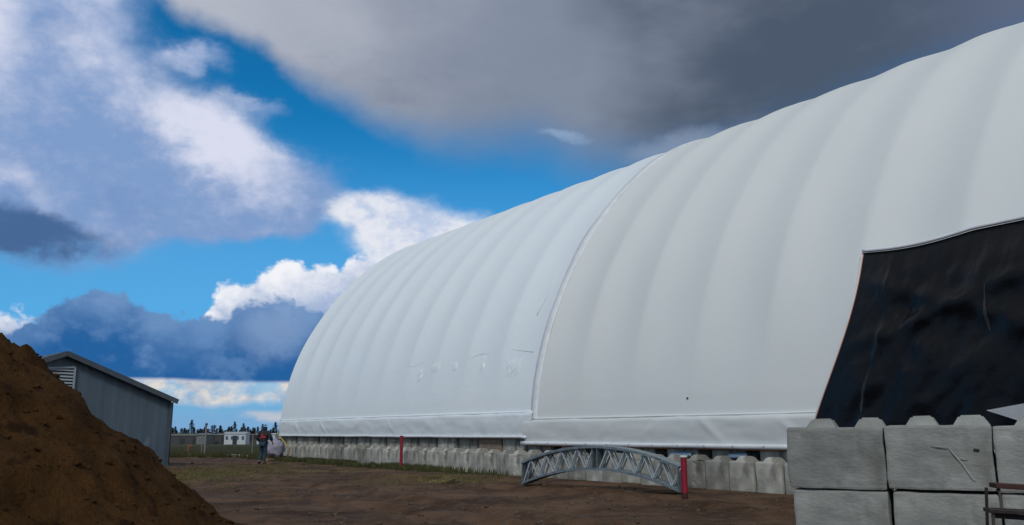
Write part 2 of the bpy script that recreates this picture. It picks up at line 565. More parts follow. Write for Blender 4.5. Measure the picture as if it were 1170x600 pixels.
def place(o, t, s, z, rz=0.0):
    p = W(t, s, z)
    o.location = p
    o.rotation_euler = (0, 0, ANG + PI + rz)      # local x runs towards the camera end, local +y into the building
ORD = ['', 'first', 'second', 'third', 'fourth', 'fifth', 'sixth', 'seventh', 'eighth', 'ninth', 'tenth', 'eleventh', 'twelfth', 'thirteenth',
       'fourteenth', 'fifteenth', 'sixteenth', 'seventeenth', 'eighteenth', 'nineteenth', 'twentieth', 'twenty-first', 'twenty-second', 'twenty-third',
       'twenty-fourth', 'twenty-fifth', 'twenty-sixth', 'twenty-seventh', 'twenty-eighth', 'twenty-ninth', 'thirtieth']
protos = []
for k in range(5):
    bm = block_bm(.745, 1.5, .75, [(0, -.49, .40, .38), (0, .36, .44, .44)], .04, k, .02 if k % 2 else .0, .014, 6)
    if k in (1, 3):     # a shallow vertical form-joint step down the face
        for v in bm.verts:
            if v.co.y < -.70 and v.co.x > .05 and v.co.z < .72: v.co.y += .03
    me = bpy.data.meshes.new('concrete_block'); bmesh.ops.recalc_face_normals(bm, faces=bm.faces); bm.to_mesh(me); bm.free()
    me.materials.append(M['concrete'])
    protos.append(me)
rb = random.Random(4)
TR = 17.85                                       # where the far red post stands
lows = []
t = -1.9
k = 0
while t < 34.6:
    lows.append(t)
    t += .812 + rb.uniform(-.006, .02)
nleft = sum(1 for q in lows if q > TR)
for i, t in enumerate(lows):
    o = bpy.data.objects.new('concrete_block', protos[rb.choice((0, 1, 2, 3, 4))])
    COL.objects.link(o)
    place(o, t, .75 + rb.uniform(-.08, .06), rb.uniform(-.045, .0), R(rb.uniform(-3, 3)))
    if t < 2.75:
        nn = sum(1 for q in lows if q <= t and q > -1.0)
        lab = ('%s upright lower-row concrete block, counted from the front block stack towards the near red post' % ORD[nn]) if nn else 'lower-row concrete block tucked behind the front block stack'
        if t < -1.0: lab = 'lower-row concrete block tucked behind the front block stack' if i == 0 else 'lower-row concrete block just hidden at the front stack edge'
    elif t < TR:
        nn = sum(1 for q in lows if t <= q < TR)
        lab = '%s lower-row concrete block to the right of the far red post' % ORD[nn]
    else:
        nn = sum(1 for q in lows if TR < q <= t)
        lab = '%s lower-row concrete block to the left of the far red post' % ORD[nn]
    tag(o, lab, 'concrete block', 'lower row of concrete blocks under the fabric building')

# upper row: long blocks lying behind the hem, with gaps near the camera
def up_mesh(Lx):
    out = []
    for k in range(3):
        bm = block_bm(Lx, .75, .72, [], .035, k + 20, .015, .014, 6)
        me = bpy.data.meshes.new('concrete_block'); bmesh.ops.recalc_face_normals(bm, faces=bm.faces); bm.to_mesh(me); bm.free()
        me.materials.append(M['concrete']); out.append(me)
    return out
um_s, um_l = up_mesh(1.15), up_mesh(1.46)
rust = um_l[0].copy(); rust.materials.clear(); rust.materials.append(M['concrete_rust'])
ups = []
t = -1.0
while t < 10: ups.append((t, 0)); t += 1.62 + rb.uniform(-.04, .04)
while t < 34.4: ups.append((t + .05, 1)); t += 1.53 + rb.uniform(-.02, .04)
for i, (t, lg) in enumerate(ups):
    isrust = abs(t - 14.1) < .8
    o = bpy.data.objects.new('concrete_block', rust if isrust else rb.choice(um_l if lg else um_s))
    COL.objects.link(o)
    place(o, t, .84 + rb.uniform(-.04, .04), .72, R(rb.uniform(-1.2, 1.2)))
    if isrust: lab = 'rust-stained brown upper-row concrete block under the white hem'
    elif t > TR: lab = '%s upper-row concrete block left of the far red post, under the hem' % ORD[sum(1 for q, _ in ups if TR < q <= t)]
    elif lg: lab = '%s upper-row concrete block right of the far red post, under the hem' % ORD[sum(1 for q, _ in ups if t <= q < TR)]
    else: lab = '%s short upper-row concrete block counted from the front stack, dark gaps beside it' % ORD[i + 1]
    tag(o, lab, 'concrete block', 'upper row of concrete blocks under the hem')

# front stack: three columns, two high
A = Vector((3.425, 11.2, 0)); B = Vector((5.44, 10.1, 0))
ex = (B - A).normalized(); LB = (B - A).length / 2
ey = Vector((-ex.y, ex.x, 0))
ang_s = math.atan2(ex.y, ex.x)
def stack_block(i, row, Lx, label, yoff=0, rz=0, dz=0, knobs=True, inset=0):
    kn = [(-Lx * .15, 0, .36, .40), (Lx * .36, 0, .36, .40)] if i == 0 else [(-Lx * .14, 0, .36, .40), (Lx * .33, 0, .38, .40)]
    bm = block_bm(Lx, .75, .735, kn if knobs else [], .032, 40 + i + row * 5, .012, .018, 14)
    # drip scars: a raised mortar smear
    p = A + ex * (LB * (i + .5) + inset) + ey * (.375 + yoff)
    o = link('concrete_block', bm, M['concrete_near'])
    o.location = (p.x, p.y, row * .755 + dz - .01)
    o.rotation_euler = (0, 0, ang_s + rz)
    for pl in o.data.polygons: pl.use_smooth = False
    tag(o, label, 'concrete block', 'front stack of big grey concrete blocks')
    return o
b1 = stack_block(0, 1, LB - .025, 'top left concrete block of the front stack, with a squared lifting rim', 0, R(.6), -.01)
b2 = stack_block(1, 1, LB - .02, 'top middle concrete block of the front stack, pale diagonal mortar smear on it', -.01, 0, .01)
b3 = stack_block(2, 1, LB - .02, 'top right concrete block of the front stack, above the step stool', .0, R(-.5), 0)
b4 = stack_block(0, 0, LB - .06, 'bottom left concrete block of the front stack', .03, 0, 0, False, .03)
b5 = stack_block(1, 0, LB - .04, 'bottom middle concrete block of the front stack, mottled with dark base', .03, 0, 0, False, .02)
b6 = stack_block(2, 0, LB - .04, 'bottom right concrete block of the front stack, behind the step stool', .03, 0, 0, False)
b7 = stack_block(3, 1, LB - .02, 'fourth top concrete block of the front stack at the frame edge', 0, 0, 0)
# mortar smear on b2
M['smear'] = mat('smear', (.30, .315, .30), (.25, .265, .25), rough=.9, scale=9)
bm = bmesh.new()
pts = [(.12, -.383, .47), (.17, -.383, .40), (.24, -.382, .30), (.30, -.382, .19), (.34, -.381, .12), (.37, -.381, .11)]
tube(bm, pts, [.003, .011, .014, .015, .012, .003], 8)
tube(bm, [(-.07, -.391, .50), (.02, -.392, .488), (.12, -.391, .478)], [.003, .008, .004], 6)
tube(bm, [(.22, -.391, .36), (.27, -.391, .345), (.3, -.391, .35)], [.003, .007, .003], 6)
link('mortar_smear', bm, M['smear'], b2, smooth=True)
bm = bmesh.new()
box(bm, (.40, -.389, .46), (.06, .02, .02), Matrix.Rotation(R(12), 4, 'Y'), .004)
link('chip', bm, M['black'], b2)

# ------------------------------------------------------------------ black tarp over the side opening
tarp = empty('black_tarp', W(-4, .2, 0))
tag(tarp, 'black plastic tarp hung over an opening in the near side of the fabric building', 'tarp')
def tp(u, v):
    """u along from the left edge, v up from the foot"""
    z = 1.25 + v * 4.28
    tl = -.60 - 1.16 * math.sin(min(v / .92, 1) * PI / 2) ** 1.15
    tr = -9.5
    t = tl + (tr - tl) * u
    z += v * .15 * u - (.10 * math.sin(PI * min(1, u * 3)) * v if u < .33 else 0) 
    edge = min(1, min(u * 7, (1 - v) * 5, 1))
    bulge = .10 + edge * (.10 + .17 * fbm((u * 5, v * 2.2, 3), 3) + .06 * fbm((u * 16, v * 5, 8), 3)
                          + .07 * math.sin(10 * u + 5 * v) * v)
    # long drag folds falling from the upper left corner
    bulge += edge * .05 * math.exp(-((u - .10 - .05 * (1 - v)) / .008) ** 2) + edge * .09 * math.exp(-((v - .86 + .7 * u) / .05) ** 2) * (u < .8)
    bulge += edge * .10 * math.exp(-((v - .62 - .5 * (u - .3)) / .05) ** 2)
    s, zz = arch(th_of_z(max(z, ZC + .05)), RAD + bulge)
    return W(t, s, zz)
bm = bmesh.new()
NU, NV = 150, 70
g = [[bm.verts.new(tp(i / NU, j / NV)) for j in range(NV + 1)] for i in range(NU + 1)]
for i in range(NU):
    for j in range(NV): bm.faces.new((g[i][j], g[i + 1][j], g[i + 1][j + 1], g[i][j + 1]))
o = link('sheet', bm, M['tarp'], tarp, smooth=True)
o.matrix_parent_inverse = Matrix.Translation(-W(-4, .2, 0))
def trim(name, mt, pts, r):
    bm = bmesh.new(); tube(bm, pts, r, 8)
    o = link(name, bm, mt, tarp, smooth=True); o.matrix_parent_inverse = Matrix.Translation(-W(-4, .2, 0))
trim('top_hem', M['hem'], [tp(i / 60, 1.0) + Vector((0, 0, .04)) - NN * .04 for i in range(61)], .042)
trim('side_hem', M['orange_trim'], [tp(0, j / 50) + D * .012 for j in range(51)], .013)
trim('side_rope', M['hem'], [tp(0, j / 50) + D * .035 for j in range(51)], .018)
M['fold_highlight'] = mat('fold_highlight', (.022, .028, .033), (.006, .009, .012), rough=.7, scale=9)  # pale strips painting glossy fold highlights onto the tarp
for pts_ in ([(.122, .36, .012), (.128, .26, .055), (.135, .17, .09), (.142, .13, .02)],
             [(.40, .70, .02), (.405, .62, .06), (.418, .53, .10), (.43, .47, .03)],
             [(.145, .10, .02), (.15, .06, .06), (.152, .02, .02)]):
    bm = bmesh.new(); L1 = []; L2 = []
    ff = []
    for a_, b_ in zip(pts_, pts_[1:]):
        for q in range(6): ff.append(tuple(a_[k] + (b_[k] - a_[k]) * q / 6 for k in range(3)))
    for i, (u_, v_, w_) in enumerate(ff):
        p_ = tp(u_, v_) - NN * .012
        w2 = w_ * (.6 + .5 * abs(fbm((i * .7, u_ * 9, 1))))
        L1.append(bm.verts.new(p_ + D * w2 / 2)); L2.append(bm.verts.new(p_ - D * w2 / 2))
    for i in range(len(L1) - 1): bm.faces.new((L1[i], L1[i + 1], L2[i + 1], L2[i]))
    o = link('highlight_strip', bm, M['fold_highlight'], tarp, smooth=True); o.matrix_parent_inverse = Matrix.Translation(-W(-4, .2, 0))
flap = bmesh.new()
fv = []
for (t, z) in ((-4.85, 1.80), (-5.5, 1.90), (-7.0, 2.15), (-7.0, 1.35), (-5.6, 1.55), (-5.15, 1.70)):
    s, zz = arch(th_of_z(z), RAD + .40)
    fv.append(flap.verts.new(W(t, s, zz)))
flap.faces.new(fv)
bmesh.ops.solidify(flap, geom=flap.faces[:], thickness=.015)
o = link('white_flap', flap, M['hem'], tarp)
o.matrix_parent_inverse = Matrix.Translation(-W(-4, .2, 0))

# ------------------------------------------------------------------ soil pile
def pile_h(x, y):
    cx, cy = -7.88, 11.6
    dx, dy = x - cx, y - cy
    if dx < 0: dx *= .55
    r = math.hypot(dx, dy * .92)
    rr = r * (1 + .07 * fbm((dx * .35, dy * .35, 4)))
    xx = max(0, rr - .95)
    h = 3.25 - 1.28 * xx + .09 * xx * xx - .17 * math.exp(-((xx - 1.1) / .75) ** 2) if xx < 5 else -1.0
    h = -math.log(math.exp(-6 * h) + math.exp(-6 * 2.56)) / 6
    # a slight toe
    h = h if h > .25 else .25 * math.exp((h - .25) / .25) - .04
    w = sstep(-.02, .3, h)
    h += w * (.10 * fbm((x * .9, y * .9, 1)) + .10 * fbm((x * 2.6, y * 2.6, 5)) + .06 * fbm((x * 7, y * 7, 2)))
    # slump terraces
    h += w * .05 * math.sin(h * 7.5 + 2 * fbm((x * .6, y * .6, 8)))
    return h
bm = bmesh.new()
g = []
x0, x1, y0, y1, st = -19.0, -2.6, 5.0, 18.5, .072
nx, ny = int((x1 - x0) / st), int((y1 - y0) / st)
for i in range(nx + 1):
    g.append([])
    for j in range(ny + 1):
        x = x0 + i * st; y = y0 + j * st
        g[-1].append(bm.verts.new((x, y, pile_h(x, y) - .03)))
for i in range(nx):
    for j in range(ny): bm.faces.new((g[i][j], g[i + 1][j], g[i + 1][j + 1], g[i][j + 1]))
bmesh.ops.delete(bm, geom=[f for f in bm.faces if max(v.co.z for v in f.verts) < -.055], context='FACES')
pile = link('soil_pile', bm, M['soil'], smooth=True)
tag(pile, 'large heap of dark brown soil filling the lower left corner', 'soil pile')
# clods: lumps lying on the pile (stuff)
def rock(bm, p, r, rnd):
    m = Matrix.Translation(p) @ Matrix.Rotation(rnd.uniform(0, 6), 4, 'Z') @ Matrix.Rotation(rnd.uniform(-.6, .6), 4, 'X') @ Matrix.Diagonal((r * rnd.uniform(.7, 1.4), r * rnd.uniform(.7, 1.2), r * rnd.uniform(.5, .9), 1))
    res = bmesh.ops.create_icosphere(bm, subdivisions=1, radius=1.0, matrix=m)
    for v in res['verts']:
        v.co += (v.co - Vector(p)) * rnd.uniform(-.3, .3)
rnd = random.Random(9)
bm = bmesh.new()
n = 0
while n < 3200:
    x = rnd.uniform(-14, -3.2); y = rnd.uniform(6, 14.5)
    h = pile_h(x, y) - .03
    if h < .03: continue
    r = .010 + .045 * rnd.random() ** 4
    rock(bm, (x, y, h + r * .2), r, rnd); n += 1
tag(link('soil_clods', bm, M['soil']), kind='stuff')
bm = bmesh.new()
n = 0
while n < 2600:
    y = 7.5 + 38 * rnd.random() ** 1.5; x = rnd.uniform(-.62, .6) * y
    t, s = wst(x, y)
    if s > -.3: continue
    if y < 18.5 and x < -2.6 and pile_h(x, y) > -.02: continue
    r = (.01 + .035 * rnd.random() ** 3) * (1 + y * .012)
    rock(bm, (x, y, gz(x, y) + r * .25), r, rnd); n += 1
tag(link('gravel', bm, M['stone']), kind='stuff')

# ------------------------------------------------------------------ grass tufts (stuff)
M['grass_green'] = mat('grass_green', (.035, .045, .012), (.07, .07, .022), rough=.9, scale=.8)
M['grass_dry'] = mat('grass_dry', (.13, .11, .035), (.08, .08, .025), rough=.9, scale=.8)
def blades(name, mt, spots, hmin, hmax, rnd):
    bm = bmesh.new()
    for x, y in spots:
        z = gz(x, y) - .01
        for _ in range(rnd.randint(3, 6)):
            a = rnd.uniform(0, 2 * PI); h = rnd.uniform(hmin, hmax); w = h * .06 + .004
            le = rnd.uniform(.1, .5) * h
            b = Vector((x + rnd.uniform(-.06, .06), y + rnd.uniform(-.06, .06), z))
            sd = Vector((math.cos(a), math.sin(a), 0)) * w
            d2 = Vector((-math.sin(a), math.cos(a), 0)) * le
            v = [bm.verts.new(b - sd), bm.verts.new(b + sd), bm.verts.new(b + d2 * .4 + sd * .6 + Vector((0, 0, h * .6))), bm.verts.new(b + d2 + Vector((0, 0, h)))]
            bm.faces.new(v[:3]); bm.faces.new((v[0], v[2], v[3]))
    tag(link(name, bm, mt), kind='stuff')
sp = []
while len(sp) < 4200:
    t = rnd.uniform(11, 36.5); s = -rnd.random() ** 1.6 * 1.4 - .02
    if rnd.random() > sstep(12, 25, t) + .05: continue
    if fbm((t * .5, s, 3)) < -.15: continue
    p = W(t, s); sp.append((p.x, p.y))
blades('wall_grass', M['grass_green'], sp, .05, .26, rnd)
sp = []
while len(sp) < 3000:
    x = rnd.gauss(-10.8, 1.7); y = rnd.gauss(32, 4.5)
    if y > 54 or pile_h(x, y) > -.02 and y < 18: continue
    sp.append((x, y))
while len(sp) < 3900:
    sp.append((rnd.gauss(-2.2, 1.2), rnd.gauss(27.5, 1.6)))
blades('yellow_grass', M['grass_dry'], sp, .02, .10, rnd)
sp = []
while len(sp) < 9000:
    y = 52.5 + 45 * rnd.random() ** 1.6; x = rnd.uniform(-.5, -.15) * y
    sp.append((x, y))
blades('field_grass', M['grass_green'], sp, .08, .35, rnd)

# ------------------------------------------------------------------ metal shed
shed_w = 4.48
E1 = Vector((math.cos(R(45)), math.sin(R(45)), 0)); E2 = Vector((-E1.y, E1.x, 0))
RC = Vector((-14.62, 38.0, 0))
SH = empty('metal_shed', RC - E1 * shed_w, R(45))
tag(SH, 'blue-grey metal clad gable shed half hidden behind the soil pile', 'shed')
eave, apex, depth_s = 2.80, 4.52, 14.0
# local: x along the gable (-w..w), y into depth
def gable(y0, y1):
    bm = bmesh.new()
    n = 90
    # ribbed sheet: profile x with small ridges
    xs = []
    for i in range(n + 1):
        x = -shed_w + 2 * shed_w * i / n
        ph = i % 6
        xs.append((x, -.014 if ph in (0, 1) else 0.0))
    lo = [bm.verts.new((x, y0 + o_, 0)) for x, o_ in xs]
    hi = [bm.verts.new((x, y0 + o_, eave + (apex - eave) * (1 - abs(x) / shed_w) - .03)) for x, o_ in xs]
    for i in range(n): bm.faces.new((lo[i], lo[i + 1], hi[i + 1], hi[i]))
    return bm
link('gable_wall', gable(0, 0), M['shed_metal'], SH)
bm = bmesh.new()
for x in (-shed_w, shed_w): box(bm, (x * .998, depth_s / 2, eave / 2 - .02), (.05, depth_s - .1, eave - .04))
box(bm, (0, depth_s - .03, eave / 2), (2 * shed_w - .1, .05, eave - .02))
link('side_wall', bm, M['shed_metal'], SH)
slope = math.atan2(apex - eave, shed_w)
for sx in (-1, 1):
    bm = bmesh.new()
    bar(bm, (sx * (shed_w + .13), depth_s / 2 - .1, apex - (shed_w + .13) * math.tan(slope) + .03), (0, depth_s / 2 - .1, apex + .03), .05, depth_s + .5, up=Vector((0, 1, 0)))
    bm2 = bm
    rf = link('roof', bm2, M['shed_trim'], SH)
    bm = bmesh.new()
    bar(bm, (sx * (shed_w + .14), -.37, apex - (shed_w + .14) * math.tan(slope) - .03), (0, -.37, apex - .03), .20, .03, up=Vector((0, 1, 0)))
    link('fascia', bm, M['shed_trim'], rf)
bm = bmesh.new()
box(bm, (shed_w - .03, -.03, eave / 2 - .05), (.12, .09, eave - .1), None, .01)
link('corner_trim', bm, M['shed_trim'], SH)
bm = bmesh.new()
tube(bm, [(shed_w + .06, -.0, eave - .1), (shed_w + .06, .0, .1)], .045, 8)
link('downpipe', bm, M['shed_trim'], SH, smooth=True)
vt = bmesh.new()
vx0, vx1, vz0, vz1 = -.86, .42, 3.0, 3.98
for a, b in (((vx0, vz0), (vx0, vz1 - .1)), ((vx1, vz0), (vx1, vz1)), ((vx0, vz0), (vx1, vz0)), ((vx0, vz1 - .1), (vx1, vz1))):
    bar(vt, (a[0], -.09, a[1]), (b[0], -.09, b[1]), .07, .07, up=Vector((0, 1, 0)))
vent = link('vent_frame', vt, M['louvre'], SH)
bm = bmesh.new()
for k in range(7):
    z = vz0 + .1 + k * .125
    box(bm, ((vx0 + vx1) / 2, -.085, z), (vx1 - vx0 - .08, .018, .085), Matrix.Rotation(R(-38), 4, 'X'))
link('vent_slats', bm, M['louvre'], vent)
bm = bmesh.new(); box(bm, ((vx0 + vx1) / 2, -.045, (vz0 + vz1) / 2 - .03), (vx1 - vx0 - .06, .01, vz1 - vz0 - .1))
link('vent_opening', bm, M['black'], vent)

# ------------------------------------------------------------------ curved truss bundle
TA_ = Vector((.29, 24.2, 0)); TB_ = Vector((3.92, 21.0, 0))
tl = (TB_ - TA_).length
tdir = (TB_ - TA_).normalized(); tper = Vector((-tdir.y, tdir.x, 0))
tang = math.atan2(tdir.y, tdir.x)
rise, thk = .44, .60
def tz(x): 
    u = x / tl
    return rise * 4 * u * (1 - u) + .05
def make_truss(shift):
    r = empty('curved_truss', (0, 0, 0), tang)
    n = 28
    P = [(tl * i / n, 0, tz(tl * i / n)) for i in range(n + 1)]
    def chord(name, dz, w, h, mt):
        bm = bmesh.new()
        top = []
        for x, _, z in P:
            top.append([bm.verts.new((x, y, z + dz + q)) for y, q in ((-w / 2, 0), (w / 2, 0), (w / 2, h), (-w / 2, h))])
        for a, b in zip(top, top[1:]):
            for k in range(4): bm.faces.new((a[k], a[(k + 1) % 4], b[(k + 1) % 4], b[k]))
        bm.faces.new(top[0][::-1]); bm.faces.new(top[-1])
        return link(name, bm, mt, r)
    chord('bottom_chord', 0, .13, .055, M['galv'])
    chord('top_chord', thk - .06, .14, .06, M['galv'])
    nb = 9
    for h_ in (0, 1):
        for i in range(nb):
            base = h_ * (tl / 2 + .09)
            seg = (tl / 2 - .09) / nb
            xa = base + seg * i + .03; xb = xa + seg - .0
            if i % 2: xa, xb = xb, xa
            bm = bmesh.new()
            bar(bm, (xa, shift, tz(xa) + .045), (xb, shift, tz(xb) + thk - .045), .031, .031, up=Vector((0, 1, 0)))
            link('web_bar', bm, M['galv_bright'], r)
    for x in (.02, tl / 2 - .075, tl / 2 + .075, tl - .02):
        bm = bmesh.new()
        bar(bm, (x, 0, tz(x) + .04), (x, 0, tz(x) + thk - .04), .04, .1, up=Vector((0, 1, 0)))
        link('end_post', bm, M['galv_dark'], r)
    return r
labs = ['front curved steel truss of the bundle lying on the dirt', 'second curved steel truss, just behind the front one',
        'third curved steel truss, between its neighbours in the bundle', 'rearmost curved steel truss, closest to the block wall']
base = make_truss(0)
for k in range(4):
    tr = base if k == 0 else copy_tree(base)
    p = TA_ + tper * (k * .15) + tdir * ((0, -.03, -.16, -.14)[k])
    tr.location = (p.x, p.y, 0)
    tag(tr, labs[k], 'steel truss', 'curved galvanised trusses bundled on the ground')

# ------------------------------------------------------------------ red marker posts
def post(x, y, hh, rad, label, cap=True, sink=0):
    r = empty('marker_post', (x, y, 0))
    tag(r, label, 'marker post', 'red marker posts along the block wall')
    bm = bmesh.new()
    tube(bm, [(0, 0, .12), (0, 0, hh * .5), (.0, 0, hh)], rad, 14)
    link('shaft', bm, M['red'], r, smooth=False)
    bm = bmesh.new(); tube(bm, [(0, 0, -.03), (0, 0, .12)], rad * 1.02, 14)
    link('muddy_foot', bm, M['dark_wood'], r)
    bm = bmesh.new()
    tube(bm, [(0, 0, hh), (0, 0, hh + .04)], rad * 1.25, 14)
    link('cap', bm, M['white_cap'] if cap else M['red'], r)
    return r
post(3.78, 19.75, .88, .068, 'thick red marker post with a pale cap, beside the right end of the trusses')
post(-4.45, 36.0, 1.26, .062, 'far red marker post in front of the block wall under the whiter fabric', False)

# ------------------------------------------------------------------ blue plastic scraps on the blocks
for i, (t0, t1, s, lab) in enumerate(((3.35, 4.15, .3, 'pale blue plastic scrap on the blocks left of the thick red post'),
                                      (1.45, 2.05, .3, 'small blue and white plastic scrap on a block knob, right of the thick red post'))):
    bm = bmesh.new()
    g = {}
    for a in range(11):
        for b in range(7):
            t = t0 + (t1 - t0) * a / 10
            g[a, b] = bm.verts.new(W(t, s + .34 * b / 6 + .02 * fbm((a, b, i)), .885 + .045 * abs(fbm((a * .5, b * .5, i))) + .01 - .10 * (b == 0)))
    for a in range(10):
        for b in range(6): bm.faces.new((g[a, b], g[a + 1, b], g[a + 1, b + 1], g[a, b + 1]))
    bmesh.ops.solidify(bm, geom=bm.faces[:], thickness=.006)
    tag(link('plastic_scrap', bm, M['blue_scrap'], smooth=True), lab, 'plastic scrap')

# ------------------------------------------------------------------ step stool
ST = empty('step_stool', (5.13, 9.25, 0), R(-14))
tag(ST, 'dark rusty metal two-step stool standing against the front block stack', 'step stool')
def spart(name, f, m='step_metal'):
    bm = bmesh.new(); f(bm); link(name, bm, M[m], ST)
spart('top_step', lambda b: box(b, (.10, .1, .855), (.52, .26, .05), Matrix.Rotation(R(3), 4, 'Y'), .008), 'dark_wood')
spart('lower_step', lambda b: box(b, (0, -.14, .625), (.60, .24, .04), Matrix.Rotation(R(2), 4, 'Y'), .006))
for x, y in ((-.12, .02), (.30, .02)):
    spart('riser', lambda b: bar(b, (x, y, .83), (x - .02, y - .12, .63), .022))
for x, y, dx, dy in ((-.26, -.22, -.04, -.08), (-.20, .18, -.03, .1), (.24, -.22, .03, -.08), (.32, .18, .03, .1)):
    spart('leg', lambda b: bar(b, (x, y, .84 if y > 0 else .61), (x + dx, y + dy, 0), .026))
spart('cross_rail', lambda b: bar(b, (-.28, -.25, .3), (.26, -.25, .3), .02))
spart('cross_rail', lambda b: bar(b, (-.23, -.15, .585), (.30, -.10, .55), .03, .05))

# ------------------------------------------------------------------ person
PX, PY = -11.4, 41.0
PE = empty('person', (PX, PY, 0), R(-8))
tag(PE, 'person in a dark jacket with red back patch and blue jeans, on the dirt', 'person')
def skin_mesh(name, verts, edges, rad, mt, parent, levels=2, root=0):
    me = bpy.data.meshes.new(name)
    me.from_pydata([Vector(v) for v in verts], edges, [])
    o = bpy.data.objects.new(name, me)
    COL.objects.link(o)
    md = o.modifiers.new('skin', 'SKIN')
    for i, r in enumerate(rad):
        rr = r if isinstance(r, tuple) else (r, r)
        me.skin_vertices[0].data[i].radius = rr
        me.skin_vertices[0].data[i].use_root = (i == root)
    md.use_smooth_shade = True
    s = o.modifiers.new('sub', 'SUBSURF'); s.levels = levels; s.render_levels = levels
    dg = bpy.context.evaluated_depsgraph_get()
    m2 = bpy.data.meshes.new_from_object(o.evaluated_get(dg))
    m2.name = name
    bpy.data.objects.remove(o)
    m2.materials.clear(); m2.materials.append(mt)
    o = bpy.data.objects.new(name, m2)
    COL.objects.link(o)
    o.parent = parent
    for p in m2.polygons: p.use_smooth = True
    return o
# local axes: the figure walks towards +y (away); x to the right
J = dict(pel=(0, 0, .95), wai=(0, .02, 1.10), che=(0, .05, 1.32), nec=(0, .08, 1.50), hd0=(0, .11, 1.60), hd1=(0, .12, 1.72),
         lsh=(-.19, .05, 1.42), lel=(-.33, .00, 1.18), lwr=(-.25, .18, 1.00), rsh=(.19, .05, 1.42), rel=(.36, -.02, 1.20), rwr=(.34, .16, 1.02),
         lhp=(-.10, 0, .92), lkn=(-.13, .14, .50), lan=(-.14, -.10, .14), lto=(-.15, .04, .06),
         rhp=(.10, 0, .92), rkn=(.08, .05, .50), ran=(.06, -.02, .09), rto=(.07, .17, .04))
names = list(J); idx = {k: i for i, k in enumerate(names)}
V = [J[k] for k in names]
Ed = [('pel', 'wai'), ('wai', 'che'), ('che', 'nec'), ('nec', 'hd0'), ('hd0', 'hd1'), ('che', 'lsh'), ('lsh', 'lel'), ('lel', 'lwr'), ('che', 'rsh'), ('rsh', 'rel'), ('rel', 'rwr'),
      ('pel', 'lhp'), ('lhp', 'lkn'), ('lkn', 'lan'), ('lan', 'lto'), ('pel', 'rhp'), ('rhp', 'rkn'), ('rkn', 'ran'), ('ran', 'rto')]
Ed = [(idx[a], idx[b]) for a, b in Ed]
RD = dict(pel=(.13, .10), wai=(.12, .09), che=(.15, .10), nec=.055, hd0=(.075, .085), hd1=(.075, .09), lsh=.055, lel=.042, lwr=.028, rsh=.055, rel=.042, rwr=.028,
          lhp=.085, lkn=.058, lan=.038, lto=.035, rhp=.085, rkn=.058, ran=.038, rto=.035)
rad = [RD[k] for k in names]
# hands: palm and five fingers each
for sd, wn in ((-1, 'lwr'), (1, 'rwr')):
    w = Vector(J[wn]); pm = w + Vector((.0 * sd, .06, -.06))
    V.append(tuple(pm)); rad.append(.026); pi_ = len(V) - 1; Ed.append((idx[wn], pi_))
    for k in range(5):
        off = (-1.5 + k) * .019 if k < 4 else 0
        L_ = (.055, .065, .06, .048, .045)[k]
        if k < 4: a = pm + Vector((off, .03, -.03)); b_ = a + Vector((0, .02, -L_ * .6)); c_ = b_ + Vector((0, -.015, -L_ * .5))
        else: a = pm + Vector((-sd * .03, .02, .005)); b_ = a + Vector((-sd * .015, .03, -.01)); c_ = b_ + Vector((0, .02, -.015))
        pr = pi_
        for q in (a, b_, c_):
            V.append(tuple(q)); rad.append(.0085); Ed.append((pr, len(V) - 1)); pr = len(V) - 1
body = skin_mesh('body', V, Ed, rad, M['skin'], PE)
def sub(keys, edges, radii, name, mt, root=0):
    return skin_mesh(name, [J[k] if isinstance(k, str) else k for k in keys], edges, radii, mt, PE, 2, root)
jk = ['pel', 'wai', 'che', (0, .07, 1.49), 'lsh', 'lel', (-.262, .155, 1.03), 'rsh', 'rel', (.342, .135, 1.045)]
jacket = sub(jk, [(0, 1), (1, 2), (2, 3), (2, 4), (4, 5), (5, 6), (2, 7), (7, 8), (8, 9)],
             [(.19, .16), (.19, .155), (.21, .16), (.10, .10), .115, .085, .06, .115, .085, .06], 'jacket', M['jacket'], 0)
sub(['pel', 'lhp', 'lkn', (-.14, -.09, .15), 'rhp', 'rkn', (.062, -.015, .10)], [(0, 1), (1, 2), (2, 3), (0, 4), (4, 5), (5, 6)],
    [(.165, .13), .115, .082, .062, .115, .082, .062], 'trousers', M['jeans'], 0)
for a, b_ in (((-.14, -.10, .17), (-.15, .07, .06)), ((.06, -.02, .12), (.07, .2, .045))):
    skin_mesh('boot', [a, ((a[0] + b_[0]) / 2, (a[1] * .7 + b_[1] * .3), b_[2] + .01), b_], [(0, 1), (1, 2)], [.072, .068, .055], M['boot'], PE)
skin_mesh('hood', [(0, .08, 1.50), (0, .085, 1.62), (0, .095, 1.71)], [(0, 1), (1, 2)], [.10, .115, .10], M['jacket'], PE)
skin_mesh('cap', [(0, .11, 1.74), (0, .12, 1.79)], [(0, 1)], [.105, .085], M['cap'], PE)
bm = bmesh.new()     # face details on the far side: nose and ears
for p, r in (((0, .235, 1.67), .018), ((-.1, .13, 1.67), .02), ((.1, .13, 1.67), .02), ((0, .222, 1.63), .014)):
    bmesh.ops.create_icosphere(bm, subdivisions=2, radius=r, matrix=Matrix.Translation(p))
link('face_features', bm, M['skin'], PE, smooth=True)
bm = bmesh.new()
tri = [(-.10, 1.18), (.13, 1.18), (.17, 1.23), (.03, 1.27), (-.0, 1.43), (-.05, 1.34)]
f_ = bm.faces.new([bm.verts.new((x, -.165 + .02 * abs(x) * 4 + (z - 1.16) * .10, z)) for x, z in tri])
bmesh.ops.solidify(bm, geom=[f_], thickness=.02)
link('back_patch', bm, M['hivis'], jacket)

